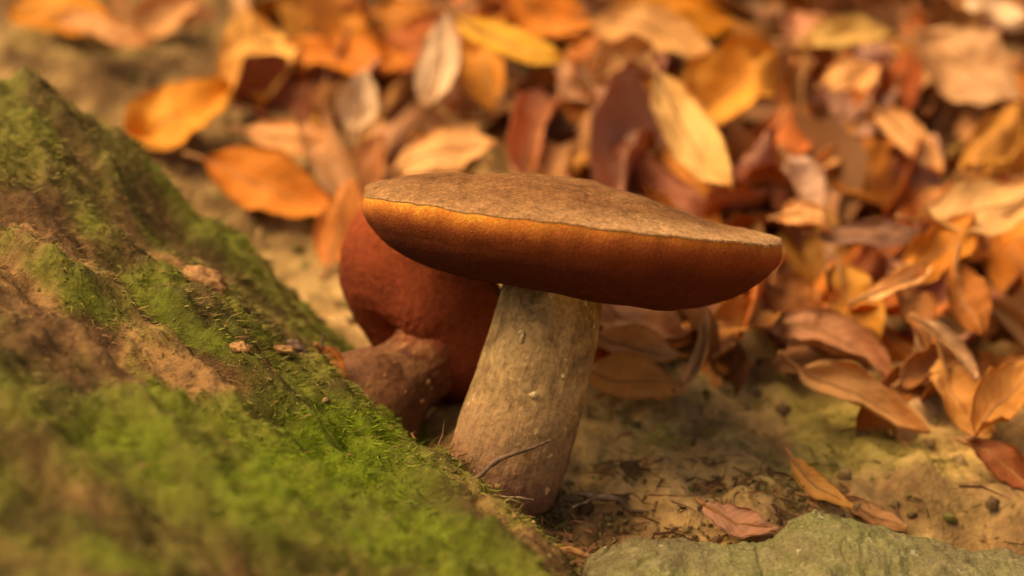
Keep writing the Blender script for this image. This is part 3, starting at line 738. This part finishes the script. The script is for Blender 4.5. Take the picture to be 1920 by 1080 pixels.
OR, OC, YE, TA, PA, RU, RD, PK, BR, GO = (0.74, 0.25, 0.042), (0.76, 0.31, 0.045), (0.88, 0.45, 0.11), (0.74, 0.36, 0.13), (0.78, 0.54, 0.30), (0.42, 0.13, 0.022), (0.34, 0.075, 0.016), (0.58, 0.30, 0.15), (0.32, 0.14, 0.045), (0.82, 0.42, 0.15)
HAND = [  # px, py, length px, width px, angle, tilt, side, bend, roll, fold, colour, label, lift
 (115, 18, 190, 90, -8, 40, 0, .4, .5, .1, OC, "bright ochre leaf on bare soil above the mossy ridge, lapping a tan leaf", .006),
 (190, 66, 180, 60, -16, 35, 0, -.5, .6, .1, TA, "tan leaf with dark shadow under its tip, lapped by a bright ochre leaf", .004),
 (310, 25, 150, 70, 25, 50, 10, .6, 1.1, .1, TA, "cupped tan leaf on bare soil beside a shadowed hollow", .006),
 (215, 15, 80, 60, 80, 60, 0, .2, .8, 0, BR, "dark brown leaf scrap standing in for the shaded hole between two tan leaves", .004),  # dark piece placed to read as the shaded hollow here
 (482, 104, 185, 150, 100, 68, 0, .5, .35, .05, YE, "broad yellow-gold leaf propped up on bare soil", .014),
 (655, 104, 260, 70, -7, 30, 0, .35, .7, .1, OR, "long orange leaf bridging a dark gap beside the yellow-gold leaf", .016),
 (345, 222, 215, 125, 27, 48, -6, -.4, .55, .12, OC, "plump ochre-orange leaf just behind the mossy ridge", .012),
 (552, 262, 190, 78, -6, 45, 0, .4, .5, .1, TA, "tan leaf between the ochre-orange leaf and pale rolled leaf", .012),
 (505, 345, 265, 110, -22, 45, 0, .35, .5, .08, OR, "vivid orange leaf on the soil behind the mossy bank", .012),
 (822, 112, 185, 82, 78, 60, -8, .3, .35, .15, PA, "pale cream leaf standing upright on its stalk", .030),
 (676, 195, 130, 66, 82, 58, -14, .2, .9, .1, PA, "pale beige leaf rolled into a tube, leaning upright", .022),
 (735, 235, 190, 110, 65, 60, 0, .5, .6, .1, (0.5, .24, .075), "brown-tan leaf leaning behind the pale rolled leaf", .010),
 (830, 278, 200, 92, 14, 52, 0, .5, .4, .05, GO, "light golden leaf directly behind the flat cap", .018),
 (660, 345, 220, 110, 60, 60, 0, .4, .5, .1, (0.62, .24, .08), "reddish-tan leaf behind the left rim of the flat cap", .010),
 (640, 420, 170, 90, 75, 60, 10, .4, .5, .1, (0.64, .22, .05), "orange leaf standing behind the red-brown underside", .012),
 (950, 78, 215, 66, -22, 45, 0, .2, .2, .1, (0.80, .42, .06), "bright yellow narrow leaf over dark litter", .036),
 (750, 30, 120, 75, 10, 50, 0, .4, .6, .1, (.55, .2, .035), "orange-brown leaf above the pale upright leaf", .012),
 (1050, 35, 210, 90, -25, 45, 0, .4, .4, .1, OR, "orange leaf above the bright yellow narrow leaf", .024),
 (1235, 62, 245, 90, -20, 48, 0, .3, .45, .1, (.7, .36, .12), "long peach-tan leaf arching over a dark hollow", .030),
 (1265, 15, 230, 70, -12, 45, 0, .4, .4, .1, (.6, .22, .02), "deep amber leaf behind the long peach-tan leaf", .030),
 (1372, 160, 215, 150, 32, 62, 0, .4, .5, .1, (.74, .32, .055), "broad orange leaf with upturned edge behind a narrow golden leaf", .030),
 (1292, 245, 262, 105, -58, 66, 0, .3, .45, .12, (.82, .49, .16), "long golden-tan leaf standing on its tip against an orange leaf", .040),
 (1170, 112, 120, 72, 22, 55, 0, .4, 1.4, .1, (.64, .33, .12), "cupped tan leaf with rust-red inside", .026),
 (1085, 160, 150, 70, -40, 50, 0, .5, .6, .1, PK, "pinkish-tan leaf beneath the bright yellow narrow leaf", .016),
 (1580, 72, 200, 60, 6, 45, 0, -.3, .5, .1, (.6, .36, .10), "straw-coloured leaf lying level at the back of the heap", .030),
 (1600, 145, 110, 75, 15, 60, 0, .4, .9, .1, GO, "small golden curled leaf against a rust-red leaf", .034),
 (1680, 172, 150, 90, 60, 62, 20, .3, .4, .1, RD, "deep rust-red leaf on edge among tan leaves", .030),
 (1500, 170, 165, 32, 88, 70, 0, .5, 1.8, .1, (.42, .19, .06), "narrow brown leaf rolled up like a stalk, upright beside the broad orange leaf", .030),
 (1815, 130, 245, 130, -36, 55, 0, .4, .4, .12, (.64, .36, .16), "large pinkish-tan leaf spread over the heap", .036),
 (1868, 20, 120, 70, -30, 55, 0, .4, .6, .1, PA, "pale beige leaf behind the large pinkish-tan leaf", .034),
 (1785, 50, 130, 80, 20, 50, 0, .4, .7, .1, BR, "dull brown leaf behind the large pinkish-tan leaf", .026),
 (1710, 262, 165, 66, -42, 60, 0, .3, .6, .15, GO, "narrow golden leaf slanting below the deep rust-red leaf", .036),
 (1565, 290, 120, 40, 38, 60, 0, .3, .9, .15, TA, "thin tan leaf strip slanting beside the golden leaf", .034),
 (1868, 262, 170, 90, 50, 60, 0, .4, .5, .1, (.56, .25, .05), "ochre-brown leaf leaning below the large pinkish-tan leaf", .034),
 (1630, 335, 205, 115, -30, 50, 0, -.4, .5, .1, (.5, .17, .03), "wide rust-brown leaf dipping into the heap", .028),
 (1510, 350, 130, 80, -60, 60, 0, .5, 1.4, .1, (.6, .36, .22), "pinkish curled leaf folded like a shell", .040),
 (1508, 412, 110, 50, -12, 50, 0, -.8, 1.1, .1, GO, "small golden curl beneath the pinkish shell-folded leaf", .040),
 (1855, 385, 250, 120, 12, 55, 0, .5, .4, .1, (.72, .41, .15), "large pale apricot leaf on the right flank of the heap", .052),
 (1632, 440, 190, 52, 5, 40, 0, .2, .5, .1, (.34, .17, .10), "purplish-brown flat leaf beside the cap's drooping rim", .036),
 (1770, 462, 170, 100, 40, 55, 0, .5, .6, .1, (.6, .22, .035), "rust-orange leaf below the large pale apricot leaf", .042),
 (1605, 565, 170, 95, -62, 62, 0, .5, .8, .1, (.56, .25, .045), "ochre leaf hanging down over a pink rolled leaf", .030),
 (1690, 540, 150, 44, 26, 55, 0, -1.0, .8, .1, GO, "pale golden arched leaf beside the hanging ochre leaf", .034),
 (1488, 558, 120, 80, -30, 55, 0, .4, .5, .1, (.48, .18, .05), "small rust-brown leaf near the drooping rim of the cap", .016),
 (1575, 648, 230, 84, -24, 50, 0, -.35, 1.2, .1, (.6, .28, .13), "pink-tan leaf rolled lengthwise at the edge of the heap", .018),
 (1622, 745, 275, 78, -25, 45, 0, .25, 1.2, .1, (.66, .34, .12), "long tan rolled leaf at the lower edge of the heap", .014),
 (1722, 590, 140, 70, -70, 60, 0, .5, 1.2, .1, (.44, .17, .05), "dark russet leaf curled above a hollow", .028),
 (1788, 650, 150, 36, -46, 55, 0, .3, 1.3, .1, (.5, .29, .14), "beige leaf rolled thin as a straw across the heap", .028),
 (1742, 690, 130, 80, 20, 55, 0, .6, 1.5, .1, (.46, .19, .06), "brown leaf curled into a cup at the heap's lower edge", .016),
 (1802, 745, 170, 95, -50, 32, 0, .7, .9, .1, (.64, .3, .08), "orange-tan leaf drooping at the lower right of the heap", .016),
 (1885, 735, 200, 90, 48, 30, 0, .5, .9, .15, (.62, .27, .065), "broad orange-tan leaf sloping beside the drooping leaf", .022),
 (1812, 560, 150, 80, -70, 60, 0, .4, .7, .1, (.42, .14, .03), "rust-red leaf hanging above the straw-thin rolled leaf", .034),
 (1195, 600, 190, 95, -20, 55, 0, .4, .5, .1, (.62, .3, .14), "pinkish-tan leaf right behind the tan stem", .016),
 (1185, 718, 210, 84, -10, 48, 0, -.4, .5, .1, (.64, .29, .08), "orange-tan leaf lying on soil behind the tan stem", .008),
 (1200, 655, 180, 70, -14, 48, 0, .3, .6, .1, TA, "tan leaf resting on the orange-tan leaf behind the stem", .016),
 (1318, 650, 150, 32, 74, 30, 0, .6, 1.5, .1, (.58, .30, .11), "stalk-thin brown leaf hanging down below the cap", .022),
 (1392, 605, 150, 74, 18, 55, 0, -.6, 1.0, .1, (.58, .24, .06), "orange-brown arched leaf under the drooping rim", .018),
 (1878, 870, 150, 64, -36, 45, 0, .2, .5, .1, (.38, .12, .04), "dark reddish leaf alone on soil at the slope's right", .004),
 (1532, 912, 150, 48, -38, 45, 0, .2, .4, .1, (.68, .33, .08), "small orange leaf strip alone on soil above the stone", .004),
 (1640, 965, 130, 40, -24, 45, 0, .2, .4, .1, (.62, .33, .13), "tan leaf scrap tucked behind the stone's hump", .004),
 (1384, 982, 145, 62, -16, 40, 0, -.4, .4, .1, (.60, .29, .15), "small pink-tan leaf resting against the stone", .006),
 (1420, 500, 130, 70, 40, 50, 0, .4, .8, .1, BR, "dull brown leaf close behind the cap's drooping rim", .02),
]
for i, (px, py, lp, wp, an, ti, si, be, ro, fo, co, lab, lift) in enumerate(HAND):
    P, d = hit(px, py, max(0.010, lift * (0.75 if px > 1420 else 0.95)) if py < 830 else lift)
    a, b, n_, fs = leaf_frame(P, math.radians(an), math.radians(ti if lift > .02 and px < 1000 else min(ti, 46)), math.radians(si))
    L = min(lp * K * d / max(fs, 0.5), 0.085)
    # width as it appears: b is seen foreshortened too
    view = (P - CAM); view /= np.linalg.norm(view)
    bs = np.linalg.norm(b - view * (b @ view))
    Wd = min(wp * K * d / max(bs, 0.45), 0.62 * L + 0.006)
    bl, rb = leaf_mesh(L, Wd * (1 + 0.25 * min(ro, 1.5)), be * 1.2, ro * (1.3 if px > 1000 else 0.8), fo, 0.6 if px > 1000 else 0.42, 300 + i)
    place(bl, rb, P, (a, b, n_), 1.0, co, lab, None)

# common leaves of the heap: 26 blades shared by the rest
VAR, CURL = [], []
for i in range(26):
    rs = np.random.default_rng(900 + i)
    be, ro = rs.uniform(-1.7, 1.9), rs.uniform(0.4, 2.3)
    CURL.append("rolled" if ro > 1.3 else ("arched" if abs(be) > 0.8 else ("cupped" if ro > 0.8 else "flat")))
    VAR.append(leaf_mesh(0.055, 0.055 * rs.uniform(0.40, 0.56), be, ro, rs.uniform(0, .3), rs.uniform(0.5, 1.3), 900 + i, 16, 8))
KINDS = [((.68, .32, .12), "tan"), ((.66, .24, .05), "orange"), ((.50, .17, .04), "russet"), ((.32, .12, .045), "dark brown"), ((.70, .40, .20), "pale straw"), ((.56, .27, .14), "pinkish-brown")]
HEADS = []
heads = [h[11].split(" leaf")[0] for h in HAND]
for h, nm in zip(HAND, heads):
    if " leaf" not in h[11] or heads.count(nm) > 1 or len(nm.split()) < 2 or " " .join(nm.split()[-2:]) in ("golden curl",): continue
    P, d = hit(h[0], h[1], h[12])
    HEADS.append((P, nm + " leaf"))
def filler_labels(items):
    """what each leaf looks like and which marked leaf it lies by; a second neighbour where that is not enough"""
    out = []
    for far in (0, 1):
        for k, (P, colour, curl, size) in enumerate(items):
            hs = sorted(HEADS, key=lambda q: np.linalg.norm(q[0] - P))
            dy = P[1] - hs[0][0][1]
            rel = "behind" if dy > 0.016 else ("in front of" if dy < -0.016 else "beside")
            t = f"{size} {colour} {curl} leaf {rel} the {hs[0][1]}"
            if not far: out.append(t)
            elif base_count[t] > 1:
                out[k] = f"{size} {colour} {curl} leaf {rel} the {hs[0][1].replace(' leaf', '')}, near the {hs[1][1]}"
        base_count = {t: out.count(t) for t in out}
    return out
def in_heap(px, py):
    if py > 700 + (px - 1480) * 0.32 and px > 1290: return 0
    if px < 560: return 0.10 if 380 < px and py < 230 else 0
    if px > 1440 and py > 600: return 0.25
    if px < 1090 and py > 330: return 0
    if 1090 <= px <= 1290 and py > 700: return 0
    if px < 900: return 0.6
    return 1.0
cnt = 0
fill = []
cells = []
rs = random.Random(5)
tries = 0
while cnt < 230 and tries < 6000:
    tries += 1
    px, py = rs.uniform(380, 1990), rs.uniform(-60, 800)
    if rs.random() > in_heap(px, py): continue
    md = 46 + 0.02 * py
    if any((px - q[0]) ** 2 + (1.4 * (py - q[1])) ** 2 < md * md for q in cells): continue
    if 700 < px < 1420 and 360 + (px - 700) * .12 < py < 520: continue
    cells.append((px, py))
    P, d = hit(px, py, rs.uniform(-0.004, 0.009))
    a, b, n_, fs = leaf_frame(P, rs.uniform(-math.pi, math.pi), math.radians(rs.gauss(24, 15)), math.radians(rs.gauss(0, 16)))
    k = rs.choices(range(6), [4.5, 1.6, 3.6, 2.5, 1.5, 2.5])[0]
    c, cn = KINDS[k]
    c = tuple(min(0.85, x * rs.uniform(0.85, 1.15)) for x in c)
    vi = rs.randrange(26); bl, rb = VAR[vi]
    sz = rs.uniform(0.68, 1.05)
    ob = place(bl, rb, P, (a, b, n_), sz, c, None, "leaves of the heaped litter", flip=rs.random() < .35)
    fill.append((ob, (P, cn, CURL[vi], "small" if sz < 0.87 else "long")))
    cnt += 1

for (ob, _), lab in zip(fill, filler_labels([f[1] for f in fill])):
    ob["label"] = " ".join(lab.split()[:16])

# the broken older leaves under them, one mass
bits_v, bits_f, bits_c, off = [], [], [], 0
src = []
for bl, _ in VAR[:8]:
    v = np.empty(len(bl.vertices) * 3); bl.vertices.foreach_get("co", v); v = v.reshape(-1, 3)
    h = len(v) // 2; v = v[:h].reshape(16, 9, 3)[:, ::2].reshape(-1, 3)
    src.append((v, grid_faces(16, 5)))
for i in range(1500):
    x, y = rs.uniform(-0.30, 0.62), rs.uniform(0.08, 1.1)
    g = float(ground_z(x, y)) + float(pile(x, y))
    px, py, d = proj(np.array([x, y, g]))
    if rs.random() > in_heap(px, py) * 1.0 + (0.05 if px < 900 and py < 330 else 0): continue
    v, f = src[rs.randrange(8)]
    R = (Matrix.Rotation(rs.uniform(0, 6.28), 3, 'Z') @ Matrix.Rotation(rs.gauss(0, .35), 3, 'X') @ Matrix.Rotation(rs.gauss(0, .35), 3, 'Y'))
    w = (v * rs.uniform(0.6, 1.1)) @ np.array(R).T + np.array([x, y, g + rs.uniform(-0.008, 0.002)])
    c = np.array(rs.choice([(.22, .08, .025), (.15, .05, .016), (.34, .14, .04), (.13, .05, .018), (.28, .13, .05)])) * rs.uniform(.8, 1.2)  # old-leaf browns, darkened further to put shade into the gaps
    bits_v.append(w); bits_f += [tuple(q + off for q in p) for p in f]; bits_c.append(np.tile(c, (len(w), 1))); off += len(w)
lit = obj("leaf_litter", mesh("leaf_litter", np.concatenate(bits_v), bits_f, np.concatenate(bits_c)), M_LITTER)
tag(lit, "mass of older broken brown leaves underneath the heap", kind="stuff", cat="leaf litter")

# loose soil crumbs and pebbles on the bare ground
ico_v = np.array([(0, 0, 1), (.9, 0, .4), (.28, .85, .4), (-.72, .52, .4), (-.72, -.52, .4), (.28, -.85, .4), (.72, .52, -.3), (-.28, .85, -.3), (-.9, 0, -.3), (-.28, -.85, -.3), (.72, -.52, -.3)], float)
ico_f = [(0, 1, 2), (0, 2, 3), (0, 3, 4), (0, 4, 5), (0, 5, 1), (1, 6, 2), (2, 7, 3), (3, 8, 4), (4, 9, 5), (5, 10, 1), (6, 7, 2), (7, 8, 3), (8, 9, 4), (9, 10, 5), (10, 6, 1)]
n = 7400
X = RNG.uniform(-0.32, 0.40, n); Y = RNG.uniform(-0.02, 0.75, n)
X[:2200] = RNG.normal(0.030, 0.035, 2200); Y[:2200] = RNG.normal(-0.012, 0.016, 2200)
Z = np.maximum(ground_z(X, Y), np.where((X < 0.03) & (Y < 0.02), bank_z(X, Y), -1))
sz = np.exp(RNG.normal(math.log(0.0013), 0.65, n)).clip(0.0004, 0.0060)
sz = np.where(Y < 0.2, np.minimum(sz, 0.0022), sz); sz[:2200] *= 0.42; sz[(X < 0.0) & (Y < 0.03)] *= 0.35
Vc = ico_v[None] * RNG.uniform(0.6, 1.3, (n, 11, 1)) * sz[:, None, None] * RNG.uniform(0.7, 1.4, (n, 1, 3)) + np.stack([X, Y, Z], -1)[:, None]
col = lerp((0.11, 0.062, 0.025), (0.42, 0.27, 0.11), RNG.random(n)); col = lerp(col, (0.16, 0.15, 0.035), (RNG.random(n) < 0.25) * 0.8)
F = (np.array(ico_f)[None] + (np.arange(n) * 11)[:, None, None]).reshape(-1, 3)
cr = obj("soil_crumbs", mesh("soil_crumbs", Vc.reshape(-1, 3), F, np.repeat(col, 11, axis=0)), M_GROUND)
tag(cr, "loose soil crumbs and grit scattered over the bare ground", kind="stuff", cat="soil crumbs")

# ------------------------------------------------------------------ small things at the mushrooms' feet
def twig(pts, r0, r1, mat, label, name="twig", cat="twig"):
    P = np.array([at(*p) for p in pts]); t = np.linspace(0, 1, 24); q = np.linspace(0, 1, len(P))
    C = np.stack([np.interp(t, q, P[:, i]) for i in range(3)], -1)
    for _ in range(3): C[1:-1] = (C[:-2] + 2 * C[1:-1] + C[2:]) / 4
    C += 3 * r0 * 0.4 * np.stack([fbm(C + 5 * i, 160, 2, 131 + i) for i in range(3)], -1)
    V, F = tube(C, np.linspace(r0, r1, 24) * (1 + 0.35 * fbm(C, 300, 2, 140)), 9)
    V = V + 0.35 * r0 * np.stack([fbm(V + 3 * i, 0.6 / r0, 2, 143 + i) for i in range(3)], -1)
    b = C[0]
    return tag(obj(name, mesh(name, V - b, F), mat, None, b), label, cat)
twig([(885, 905, .578), (930, 868, .579), (985, 845, .580), (1035, 822, .584)], .0007, .0003, M_TWIG, "thin dark twig slanting across the foot of the tan stem")
twig([(868, 925, .576), (930, 930, .577), (1000, 938, .582)], .0005, .0003, M_TWIG2, "fine pale stem lying level across the foot of the tan stem")
twig([(990, 995, .560), (1025, 1020, .556), (1050, 1052, .552), (1075, 1062, .550)], .0022, .0014, M_ROOT, "knobbly ochre root end between the bank and the stone", "root", "root")
twig([(1048, 1050, .551), (1075, 1040, .551), (1105, 1048, .553)], .0013, .0007, M_ROOT, "short ochre rootlet forking towards the stone", "root", "root")
twig([(1080, 925, .60), (1150, 940, .60), (1230, 960, .605)], .0009, .0005, M_TWIG, "brown twig on the soil to the right of the stem base")
twig([(1075, 945, .592), (1120, 930, .60), (1190, 925, .61)], .0005, .0003, M_TWIG, "fine dark straw crossing the brown twig beside the stem base")
twig([(605, 655, .612), (603, 640, .612), (606, 625, .612)], .0004, .0002, M_TWIG, "tiny upright dark stalk on the bank beside the bulbous stem")
def lump(name, c, sz, rot, mat, label, cat, seed, chop=0.3):
    nt, na = 22, 32
    ph = np.linspace(0.02, math.pi - 0.02, nt); th = np.linspace(0, 2 * math.pi, na, endpoint=False)
    PH, TH = np.meshgrid(ph, th, indexing='ij')
    N = np.stack([np.sin(PH) * np.cos(TH), np.sin(PH) * np.sin(TH), np.cos(PH)], -1)
    r = 1 + chop * fbm(N, 1.7, 3, seed) + 0.12 * fbm(N, 6, 3, seed + 5)
    V = (N * r[..., None] * np.array(sz)).reshape(-1, 3) @ np.array(Matrix.Rotation(rot, 3, 'Y')).T
    F = grid_faces(nt, na, True) + [tuple(range(na))[::-1], tuple((nt - 1) * na + i for i in range(na))]
    return tag(obj(name, mesh(name, V, F), mat, None, c), label, cat)
def on_bank(px, py):
    d = np.linspace(0.4, 0.75, 700)
    P = CAM + d[:, None] * (FWD + RIGHT * (px - 960) * K + UP * (540 - py) * K)
    b = P[:, 2] < bank_z(P[:, 0], P[:, 1])
    return P[int(np.argmax(b))]
lump("bark_chip", on_bank(385, 530), (.0058, .005, .0032), .5, M_CHIP, "crumbly tan bark chip lodged in the moss of the bank", "bark", 151)
lump("bark_chip", on_bank(450, 652), (.0024, .002, .0013), .2, M_CHIP, "tiny tan bark crumb on bright moss of the bank", "bark", 157)
lump("bark_chip", on_bank(555, 655), (.0035, .002, .0022), .9, M_TWIG, "dark bark fragment on the bank beside the bulbous stem", "bark", 161)
lump("bark_chip", on_bank(525, 656), (.0036, .0016, .0011), .1, M_CHIP, "flat tan bark splinter beside the dark bark fragment", "bark", 167)
bl, rb = leaf_mesh(.0105, .0062, .8, .8, .2, .5, 771)
P = at(626, 676, .612)
a, b, n_, fs = leaf_frame(P, math.radians(-50), math.radians(65), 0)
place(bl, rb, P, (a, b, n_), 1.0, (.40, .13, .03), "tiny rust-brown leaf fragment stuck between bank and bulbous stem", None)
